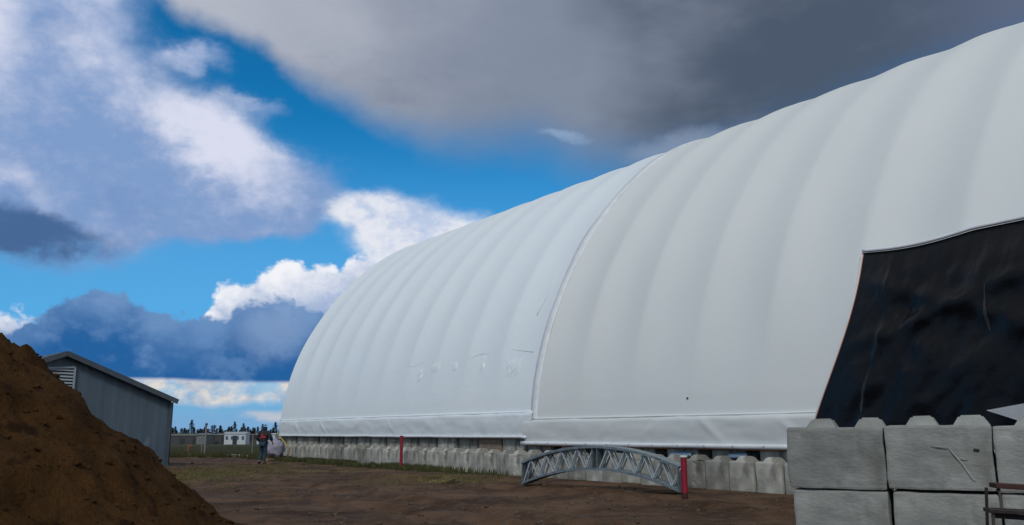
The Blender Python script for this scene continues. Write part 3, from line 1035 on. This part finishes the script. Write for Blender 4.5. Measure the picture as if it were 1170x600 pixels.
# ------------------------------------------------------------------ bundle behind the person, white boards, fence, stake
BU = empty('fabric_bale', (-12.25, 46.3, 0), R(20))
tag(BU, 'round pale bale of folded fabric on a brown pallet, behind the person', 'fabric bale')
bm = bmesh.new()
bmesh.ops.create_uvsphere(bm, u_segments=28, v_segments=18, radius=1, matrix=Matrix.Translation((0, 0, .62)) @ Matrix.Diagonal((.46, .40, .48, 1)))
for v in bm.verts: v.co += v.normal * 0 + Vector((fbm(v.co * 3.5) * .10, fbm(v.co * 4 + Vector((5, 0, 0))) * .08, fbm(v.co * 4 + Vector((0, 7, 0))) * .12))
link('bale', bm, M['roll_fabric'], BU, smooth=True)
bm = bmesh.new()
for k in range(4): box(bm, (0, -.36 + k * .24, .09), (1.0, .12, .03), None, .004)
for k in range(3): box(bm, (-.42 + k * .42, 0, .04), (.09, .9, .07))
link('pallet', bm, M['tan'], BU)
LB_ = empty('leaning_frame', (-11.75, 45.6, 0), R(-10))
tag(LB_, 'bent yellow metal brace leaning at the far corner of the block wall', 'metal brace')
bm = bmesh.new()
tube(bm, [(-.42, .3, 1.38), (-.30, .25, 1.3), (.20, .05, .86), (.42, 0, .62)], .035, 8)
link('yellow_bar', bm, M['yellow'], LB_, smooth=True)
bm = bmesh.new()
tube(bm, [(.42, 0, .62), (.38, -.02, .3), (.2, -.05, .08), (.0, -.05, .0)], .05, 8)
link('rusty_bar', bm, M['tan'], LB_, smooth=True)

bm = bmesh.new()
for k, (x, y, l_, a) in enumerate(((0, 0, 1.0, 4), (.45, .12, 1.1, -6), (-.35, -.1, .8, 9))):
    box(bm, (x, y, .05 + k * .045), (l_, .22, .04), Matrix.Rotation(R(a), 4, 'Z'), .004)
o = link('white_boards', bm, M['board']); o.location = (-16.15, 53.2, 0)
tag(o, 'low pile of white boards lying at the edge of the grass field', 'boards')

FE = empty('chain_link_fence', (-17, 56.5, 0))
tag(FE, 'low chain-link fence with a grey top rail across the field behind the shed', 'fence')
fx0, fx1, fh = -9.0, 7.0, 1.32
bm = bmesh.new(); tube(bm, [(fx0, 0, fh), (fx1, 0, fh)], .03, 6); link('top_rail', bm, M['post'], FE)
x = fx0
while x <= fx1 + .01:
    bm = bmesh.new(); tube(bm, [(x, 0, 0), (x, 0, fh + .04)], .03, 8); link('fence_post', bm, M['post'], FE)
    x += 3.2
bm = bmesh.new()
x = fx0 - fh
while x < fx1:
    for sgn in (1, -1):
        a = Vector((x, 0, .03)); b = Vector((x + fh, 0, fh))
        if sgn < 0: a, b = Vector((x + fh, .01, .03)), Vector((x, .01, fh))
        if min(a.x, b.x) >= fx0 and max(a.x, b.x) <= fx1: bar(bm, a, b, .008, .008)
    x += .11
link('wire_mesh', bm, M['wire'], FE)

PO = empty('tall_post', (-18.95, 55.2, 0))
tag(PO, 'single tall grey metal post with a cap, standing in front of the fence', 'post')
bm = bmesh.new(); tube(bm, [(0, 0, -.05), (0, 0, 1.88)], .05, 10); link('shaft', bm, M['post'], PO)
bm = bmesh.new(); box(bm, (0, 0, 1.94), (.14, .14, .14), None, .02); link('cap', bm, M['shed_trim'], PO)
ST2 = empty('survey_stake', (-21.0, 58.0, 0))
tag(ST2, 'short orange stake in the grass beside the shed corner', 'stake')
bm = bmesh.new(); tube(bm, [(0, 0, -.05), (0, 0, .66)], .05, 8); link('stake', bm, M['orange'], ST2)
bm = bmesh.new(); box(bm, (.08, 0, .62), (.3, .03, .12), None, .004); link('flag', bm, M['orange'], ST2)

# yellow strap on the dirt
bm = bmesh.new()
for q in range(3):
    pts = []
    for i in range(30):
        u = i / 29
        x = -2.45 + 1.0 * u + .04 * math.sin(u * 9 + q); y = 25.9 + .32 * math.sin(u * 7 + q * 1.3) * (1 - u * .4) + q * .13
        pts.append((x, y, gz(x, y) + .035 + .03 * abs(math.sin(u * 11 + q))))
    tube(bm, pts, .016, 6)
tag(link('yellow_strap', bm, M['straw'], smooth=True), 'crumpled pale yellow strap lying on the dirt in front of the block wall', 'strap')

# ------------------------------------------------------------------ far buildings and trees
def far_building(name, px, y, w, h, dp, wall, roof, lab, cat, wins=0, doors=0, gz_=-.98, rh=.5, rz=0):
    r = empty(name, (px, y, gz_), rz)
    tag(r, lab, cat)
    bm = bmesh.new(); box(bm, (0, dp / 2, h / 2), (w, dp, h)); link('wall', bm, wall, r)
    bm = bmesh.new()
    o_ = .2
    v = [bm.verts.new(p) for p in ((-w / 2 - o_, -o_, h), (w / 2 + o_, -o_, h), (w / 2 + o_, dp + o_, h), (-w / 2 - o_, dp + o_, h), (-w / 2 - o_, dp / 2, h + rh), (w / 2 + o_, dp / 2, h + rh))]
    for q in ((0, 1, 5, 4), (2, 3, 4, 5), (0, 4, 3), (1, 2, 5), (3, 2, 1, 0)): bm.faces.new([v[k] for k in q])
    link('roof', bm, roof, r)
    for k in range(wins):
        bm = bmesh.new(); x = -w / 2 + w * (k + .5) / wins
        box(bm, (x, -.03, h * .55), (w / wins * .45, .08, h * .3)); link('window', bm, M['blue_glass'], r)
    for k in range(doors):
        bm = bmesh.new(); x = -w / 2 + w * (k + .9) / (doors + .8)
        box(bm, (x, -.04, h * .38), (w / (doors + 1) * .4, .09, h * .72)); link('door', bm, M['black'], r)
    return r
FY = 200.0
far_building('farm_shed', (223 - 585) / 1000 * FY, FY, 8.0, 1.75, 5, M['dark_wall'], M['olive_roof'], 'long low dark farm shed with olive roof on the horizon, left of the tall post', 'farm building', 0, 2)
far_building('farm_shed', (245.5 - 585) / 1000 * FY, FY - 5, 2.1, 2.0, 5, M['grey_wall'], M['grey_wall'], 'small pale grey shed on the horizon, right of the tall post', 'farm building', 0, 0, rh=.35)
far_building('farm_shed', (263 - 585) / 1000 * FY, FY + 2, 5.6, 1.9, 6, M['dark_wall'], M['olive_roof'], 'dark barn between the pale grey shed and the white trailer', 'farm building', 0, 2)
tw = far_building('site_trailer', (287 - 585) / 1000 * FY, FY - 8, 4.6, 2.5, 3, M['white_paint'], M['white_paint'], 'white site trailer with blue windows on the horizon, left of the person', 'trailer', 4, 1, rh=.15)
tw2 = far_building('site_trailer', (312 - 585) / 1000 * FY, FY - 2, 4.0, 2.2, 3, M['white_paint'], M['white_paint'], 'second white trailer on the horizon, right of the person', 'trailer', 2, 1, rh=.15)

def conifer_meshes(seed, h, wd, bare=False):
    rnd = random.Random(seed)
    bt = bmesh.new(); tube(bt, [(0, 0, -.3), (0, 0, h * .5), (0, 0, h * .97)], [.11, .07, .02], 6)
    bc = bmesh.new()
    n = 420
    for i in range(n):
        u = rnd.random() ** .8
        z = h * (.12 + .88 * u)
        rr = wd * (1 - u) ** (.8 if not bare else .45) * rnd.uniform(.25, 1.05) * (1 + .35 * math.sin(u * 23 + seed))
        a = rnd.uniform(0, 2 * PI)
        c = Vector((rr * math.cos(a), rr * math.sin(a), z - rr * .25))
        l_ = rnd.uniform(.2, .42); w_ = l_ * (.5 if not bare else .18)
        d1 = Vector((math.cos(a), math.sin(a), rnd.uniform(-.5, .3) if not bare else rnd.uniform(.4, 1.4))).normalized() * l_
        d2 = Vector((-math.sin(a), math.cos(a), rnd.uniform(-.4, .4))) * w_
        bc.faces.new([bc.verts.new(c - d2), bc.verts.new(c + d1), bc.verts.new(c + d2), bc.verts.new(c - d1 * .4)])
    out = []
    for nm, b, mt in (('trunk', bt, M['bark']), ('crown', bc, M['bare_twigs'] if bare else M['needle'])):
        me = bpy.data.meshes.new(nm); b.to_mesh(me); b.free(); me.materials.append(mt); out.append(me)
    return out
tm = [conifer_meshes(k, (4.2, 3.6, 5.0, 3.4, 4.4, 3.0)[k], (.95, .9, 1.1, .8, 1.3, 1.2)[k], k >= 4) for k in range(6)]
rt = random.Random(21)
xpix = 150.0
kk = 0
while xpix < 335:
    d_ = rt.uniform(225, 320)
    k = rt.choice((0, 1, 2, 3, 4, 5)) if xpix < 265 else rt.choice((0, 1, 2, 3))
    x = (xpix - 585) / 1000 * d_
    e = empty('bare_tree' if k >= 4 else 'spruce_tree', (x, d_, -1.0), rt.uniform(0, 6))
    sc_ = rt.uniform(.75, 1.3)
    e.scale = (sc_, sc_, sc_)
    for nm, me in zip(('trunk', 'crown'), tm[k]):
        q = bpy.data.objects.new(nm, me); COL.objects.link(q); q.parent = e
    if k >= 4: tag(e, 'small reddish bare tree in the treeline on the left horizon', 'tree', 'bare trees in the far treeline')
    else: tag(e, 'small dark spruce in the treeline on the left horizon', 'tree', 'spruces in the far treeline')
    xpix += rt.uniform(1.7, 3.5)

# ------------------------------------------------------------------ sky
SUN_AZ = 188.0       # compass-like: degrees from +y towards +x; behind the camera, slightly left
SUN_EL = 38.0
w = bpy.data.worlds.new('World'); sc.world = w; w.use_nodes = True
nt = w.node_tree; N, L = nt.nodes, nt.links
bg = N['Background']; bg.inputs['Strength'].default_value = 0.1
sky = N.new('ShaderNodeTexSky'); sky.sky_type = 'NISHITA'; sky.sun_disc = False
sky.sun_elevation = R(SUN_EL); sky.sun_rotation = R(SUN_AZ)
sky.altitude = 600; sky.air_density = 1.0; sky.dust_density = .3; sky.ozone_density = 3.0
tc = N.new('ShaderNodeTexCoord')
sep = N.new('ShaderNodeSeparateXYZ'); L.new(tc.outputs['Generated'], sep.inputs[0])
def mth(op, *a, clamp=False):
    n = N.new('ShaderNodeMath'); n.operation = op; n.use_clamp = clamp
    for i, x in enumerate(a):
        if isinstance(x, (int, float)): n.inputs[i].default_value = x
        else: L.new(x, n.inputs[i])
    return n.outputs[0]
az = mth('MULTIPLY', mth('ARCTAN2', sep.outputs[0], sep.outputs[1]), 180 / PI)
el = mth('MULTIPLY', mth('ARCSINE', sep.outputs[2]), 180 / PI)
def sknoise(scale, detail, rough=.55, zs=2.0, off=0.0):
    mp = N.new('ShaderNodeMapping'); mp.inputs['Scale'].default_value = (1, 1, zs); mp.inputs['Location'].default_value = (off, off * .7, 0)
    L.new(tc.outputs['Generated'], mp.inputs['Vector'])
    n = N.new('ShaderNodeTexNoise'); n.inputs['Scale'].default_value = scale; n.inputs['Detail'].default_value = detail
    n.inputs['Roughness'].default_value = rough
    L.new(mp.outputs[0], n.inputs['Vector'])
    s = N.new('ShaderNodeSeparateColor'); L.new(n.outputs['Color'], s.inputs[0])
    return [mth('SUBTRACT', s.outputs[k], .5) for k in range(3)]
nA = sknoise(7, 6, .5, 1.6)
nB = sknoise(26, 8, .6, 1.4, 3.0)
nD = sknoise(70, 8, .6, 1.8, 6.0)
nC = sknoise(3.5, 8, .62, 2.5, 9.0)
def warp(aL, aS):
    return (mth('ADD', az, mth('ADD', mth('MULTIPLY', nA[0], aL), mth('MULTIPLY', nB[0], aS))),
            mth('ADD', el, mth('ADD', mth('MULTIPLY', nA[1], aL * .7), mth('MULTIPLY', nB[1], aS * .9))))
def absn(x): return mth('ABSOLUTE', x)
nE = sknoise(16, 2, .5, 1.2, 12.0)
nF = sknoise(44, 3, .55, 1.2, 15.0)
bil = mth('ADD', mth('MULTIPLY', absn(nE[0]), 4.2), mth('ADD', mth('MULTIPLY', absn(nF[0]), 2.6), mth('MULTIPLY', absn(nD[1]), .9)))
bil = mth('SUBTRACT', bil, .75)      # rounded lumps with creases between
def smooth(x, a, b, lo=0.0, hi=1.0):
    r = N.new('ShaderNodeMapRange'); r.interpolation_type = 'SMOOTHSTEP'
    for k, v in (('From Min', a), ('From Max', b), ('To Min', lo), ('To Max', hi)): r.inputs[k].default_value = v
    L.new(x, r.inputs['Value']); return r.outputs[0]
def curve(x, pts, lo=-60., hi=60., ymax=40.):
    c = N.new('ShaderNodeFloatCurve')
    cm = c.mapping.curves[0]
    P = [(pts[0][0] - 25, pts[0][1])] + list(pts) + [(pts[-1][0] + 25, pts[-1][1])]
    P = [((a - lo) / (hi - lo), b / ymax) for a, b in P]
    P = [p for p in P if 0 <= p[0] <= 1]
    while len(cm.points) < len(P): cm.points.new(.5, .5)
    for p, q in zip(cm.points, P): p.location = q
    for p in cm.points: p.handle_type = 'AUTO_CLAMPED'
    c.mapping.update()
    L.new(mth('DIVIDE', mth('SUBTRACT', x, lo), hi - lo), c.inputs['Value'])
    return mth('MULTIPLY', c.outputs[0], ymax)
def blob(u, v, cx, cy, rx, ry, a=1.0, rot=0):
    du = mth('SUBTRACT', u, cx); dv = mth('SUBTRACT', v, cy)
    if rot:
        c_, s_ = math.cos(R(rot)), math.sin(R(rot))
        du, dv = mth('ADD', mth('MULTIPLY', du, c_), mth('MULTIPLY', dv, s_)), mth('SUBTRACT', mth('MULTIPLY', dv, c_), mth('MULTIPLY', du, s_))
    q = mth('ADD', mth('POWER', mth('ABSOLUTE', mth('DIVIDE', du, rx)), 2), mth('POWER', mth('ABSOLUTE', mth('DIVIDE', dv, ry)), 2))
    return mth('MULTIPLY', mth('EXPONENT', mth('MULTIPLY', q, -1)), a)
def sumb(u, v, L_):
    r = None
    for b in L_:
        x = blob(u, v, *b)
        r = x if r is None else mth('ADD', r, x)
    return r
def cmix(f, a, c):
    x = N.new('ShaderNodeMix'); x.data_type = 'RGBA'; x.clamp_factor = True
    if isinstance(f, float): x.inputs[0].default_value = f
    else: L.new(f, x.inputs[0])
    for s, i in ((a, 6), (c, 7)):
        if isinstance(s, tuple): x.inputs[i].default_value = (s[0], s[1], s[2], 1)
        else: L.new(s, x.inputs[i])
    return x.outputs[2]
def C(r, g, b):
    q = srgb(r, g, b); return (q[0] * 10, q[1] * 10, q[2] * 10)
mulc = N.new('ShaderNodeMix'); mulc.data_type = 'RGBA'; mulc.blend_type = 'MULTIPLY'; mulc.inputs[0].default_value = 1
L.new(sky.outputs[0], mulc.inputs[6]); mulc.inputs[7].default_value = (.06, .70, 1.0, 1)
col = mulc.outputs[2]
col = cmix(smooth(el, 21, 7, 0, .68), col, C(100, 170, 226))
# thin veil near the horizon
col = cmix(smooth(el, 4.0, .2, 0, .8), col, C(128, 164, 206))
# low cumulus band under the bank
u, v = warp(2.0, 1.2)
lowm = mth('MULTIPLY', mth('MULTIPLY', smooth(v, 1.5, 2.1), smooth(v, 4.2, 3.4)), smooth(mth('ADD', mth('ADD', nB[2], mth('MULTIPLY', nD[0], .25)), mth('MULTIPLY', bil, .15)), -.2, .04, .35, 1))
low_col = cmix(smooth(mth('ADD', nB[0], mth('MULTIPLY', nA[2], .8)), -.14, .16), C(158, 172, 196), C(224, 218, 212))
col = cmix(lowm, col, low_col)
st = mth('MULTIPLY', smooth(el, .5, .9), smooth(el, 1.5, 1.1))
col = cmix(mth('MULTIPLY', st, smooth(nC[1], -.05, .06)), col, C(190, 195, 205))
# white cumulus behind the bank
u, v = warp(1.6, .5)
v = mth('SUBTRACT', v, bil)
cu = curve(u, [(-34, 7.5), (-30.6, 7.2), (-28.8, 7.1), (-25, 4), (-22, 4), (-19.9, 6.6), (-18.8, 9.1), (-16.2, 10.0), (-14.0, 10.9), (-11.8, 10.9), (-10.1, 11.9), (-6.2, 13.1), (-2.3, 13.3), (6.7, 11.0)])
cm_ = mth('MULTIPLY', smooth(mth('SUBTRACT', cu, v), -.05, .7), smooth(el, 2.9, 3.5))
cuc = cmix(smooth(mth('ADD', mth('SUBTRACT', cu, v), mth('SUBTRACT', mth('MULTIPLY', nA[2], 3.0), mth('MULTIPLY', bil, 2.6))), -.4, 4.2), C(243, 244, 249), C(158, 178, 212))
col = cmix(cm_, col, cuc)
# white plume that reaches right, over the roof
u, v = warp(2.6, 1.4)
pl = sumb(u, v, [(-10.5, 14.2, 3.2, 1.0, .9, -6), (-6.5, 13.4, 4.2, 1.5, 1.0, -6), (-8.8, 12.2, 2.2, 1.4, .8, 0), (-2.5, 13.2, 3, 1.0, .6, 0)])
col = cmix(smooth(mth('ADD', pl, mth('MULTIPLY', nB[2], .45)), .18, .95), col, cmix(smooth(mth('ADD', nB[0], mth('MULTIPLY', nD[1], .3)), -.16, .16), C(184, 200, 228), C(228, 231, 240)))
# dark blue-grey bank with bumpy top and flat base
u, v = warp(1.5, .5)
v = mth('SUBTRACT', v, mth('MULTIPLY', bil, .8))
bt = curve(u, [(-34, 6.0), (-30.5, 6.2), (-28.8, 6.9), (-27.5, 8.1), (-25.7, 8.7), (-23.8, 8.6), (-22.2, 7.4), (-20.2, 7.3), (-19.0, 6.9), (-17.6, 8.2), (-15.6, 8.6), (-13.2, 8.2), (-9.5, 8.2), (.9, 8)])
bm_ = mth('MULTIPLY', smooth(mth('SUBTRACT', bt, v), .0, .5), smooth(mth('ADD', el, mth('MULTIPLY', nA[2], .5)), 3.05, 3.35))
bd = mth('SUBTRACT', mth('ADD', mth('SUBTRACT', bt, v), mth('MULTIPLY', nA[2], 4.0)), mth('MULTIPLY', bil, 1.8))
bc = cmix(smooth(bd, -.2, 4.2), C(104, 142, 190), C(38, 96, 156))
bc = cmix(smooth(blob(u, v, -15.2, 6.6, 3.0, 2.2), .2, 1.0, 0, .6), bc, C(142, 168, 205))
bc = cmix(smooth(mth('ADD', nB[1], mth('MULTIPLY', nA[1], .6)), .0, .2, 0, .35), bc, C(122, 156, 200))
col = cmix(bm_, col, bc)
# big lavender cloud, upper left
u, v = warp(5.5, 2.4)
lf = sumb(u, v, [(-19, 13.3, 5, 1.2, .6), (-24, 12.8, 4, 1, .5), (-31, 11.8, 5.5, 1.6, .8), (-33, 20, 8, 7, 1.4), (-28.5, 14.5, 6.5, 3.2, 1.2), (-23.2, 17, 4.4, 3.4, 1.0), (-19.0, 17.8, 2.9, 2.4, .9), (-20.5, 14.2, 5, 1.8, .9),
                 (-27.0, 23.5, 3.0, 3.0, .9), (-20.6, 22.6, 2.0, .65, .8, 12), (-16.0, 16.2, 2.2, 1.3, .7, -30), (-16.6, 20.3, 1.9, .6, .5, -8), (-15.5, 13.6, 3, 1.1, .7), (-14.6, 15.4, 3.0, 1.7, .8)])
lm = smooth(mth('ADD', lf, mth('ADD', mth('MULTIPLY', nB[2], .5), mth('MULTIPLY', nC[2], .7))), .14, 1.08)
lc = cmix(smooth(mth('ADD', sumb(u, v, [(-34, 22.5, 3.2, 4.5, 1.1), (-27, 24.0, 2.6, 3.2, .65), (-20.5, 19.6, 3.0, 2.4, .9), (-17.0, 17.8, 3.0, 1.8, .8), (-19.5, 16.6, 2.0, 1.0, .5), (-24, 20.5, 3, 1.6, .3), (-32.0, 14.3, 3.6, 1.1, .6, -20), (-16, 15.5, 3, 1.4, .4)]),
                          mth('ADD', mth('ADD', mth('MULTIPLY', nB[0], .7), mth('MULTIPLY', nD[0], .3)), mth('ADD', mth('MULTIPLY', nC[1], 1.3), mth('MULTIPLY', bil, .22)))), -.12, 1.1), C(126, 156, 202), C(216, 220, 238))
lc = cmix(smooth(sumb(u, v, [(-32.5, 11.0, 6.5, 1.7, 1.2), (-27.0, 11.6, 3, .8, .5)]), .2, 1.1, 0, .92), lc, C(64, 98, 144))
lc = cmix(smooth(nA[2], .0, .16, 0, .35), lc, C(104, 138, 190))
col = cmix(lm, col, lc)
# grey deck across the top
u, v = warp(2.2, 1.0)
dk = curve(u, [(-60, 29), (-34, 29), (-25, 27), (-23.2, 25.6), (-21.5, 24.6), (-17.0, 24.0), (-15.2, 22.4), (-11.1, 20.6), (-8.1, 19.2), (-3.9, 18.2), (.9, 18.2), (6.8, 16.6), (12.6, 16.6), (18.3, 17.5), (32.3, 20.0)])
dd = mth('ADD', mth('SUBTRACT', v, dk), mth('MULTIPLY', nB[2], 1.2))
wide = smooth(az, -20, 3, 1.9, 6.0)
dm = mth('DIVIDE', mth('ADD', dd, mth('MULTIPLY', wide, .35)), wide)
dm = smooth(dm, 0, 1.0)
dcol = cmix(smooth(mth('ADD', az, mth('MULTIPLY', nA[0], 22)), -22, 4), C(178, 183, 196), C(128, 139, 158))
dcol = cmix(smooth(mth('ADD', az, mth('MULTIPLY', nA[1], 18)), 2, 17), dcol, C(76, 89, 108))
dcol = cmix(smooth(az, 23, 36), dcol, C(96, 108, 134))
dcol = cmix(smooth(mth('ADD', nC[2], mth('MULTIPLY', nA[2], .6)), -.02, .2, 0, .16), dcol, C(150, 156, 170))
dcol = cmix(smooth(mth('ADD', nC[1], mth('MULTIPLY', nB[2], .3)), -.02, .2, 0, .25), dcol, C(86, 98, 122))
# overhead and behind the camera the deck is a brighter cloud ceiling
ov = smooth(el, 30, 55)
bh = smooth(mth('ABSOLUTE', az), 55, 95)
br = mth('MAXIMUM', ov, mth('MULTIPLY', bh, smooth(el, 6, 14)))
col = cmix(dm, col, dcol)
col = cmix(mth('MULTIPLY', br, smooth(mth('ADD', nC[0], mth('MULTIPLY', nA[0], .5)), -.2, -.02)), col, (3.3, 3.55, 3.95))
# pale grey patch and a wisp over the roof ridge
u, v = warp(2.2, 1.6)
gp = blob(u, v, 11.5, 18.4, 5.0, 1.1, 1, 8)
col = cmix(smooth(mth('ADD', gp, mth('MULTIPLY', nB[2], .3)), .3, 1.0, 0, .6), col, C(142, 158, 182))
wp = blob(u, v, 3.7, 19.1, 1.7, .38, 1, -12)
col = cmix(smooth(mth('ADD', wp, mth('MULTIPLY', nB[2], .4)), .1, 1.0, 0, .6), col, C(150, 175, 205))
L.new(col, bg.inputs['Color'])

# ------------------------------------------------------------------ sun behind thin cloud
sl = bpy.data.lights.new('sun', 'SUN'); sl.energy = 1.5; sl.angle = R(10); sl.color = (1.0, .965, .91)
so = bpy.data.objects.new('sun', sl); COL.objects.link(so)
dv = Vector((math.sin(R(SUN_AZ)) * math.cos(R(SUN_EL)), math.cos(R(SUN_AZ)) * math.cos(R(SUN_EL)), math.sin(R(SUN_EL))))
so.rotation_euler = dv.to_track_quat('Z', 'Y').to_euler()
so.location = (0, -20, 30)
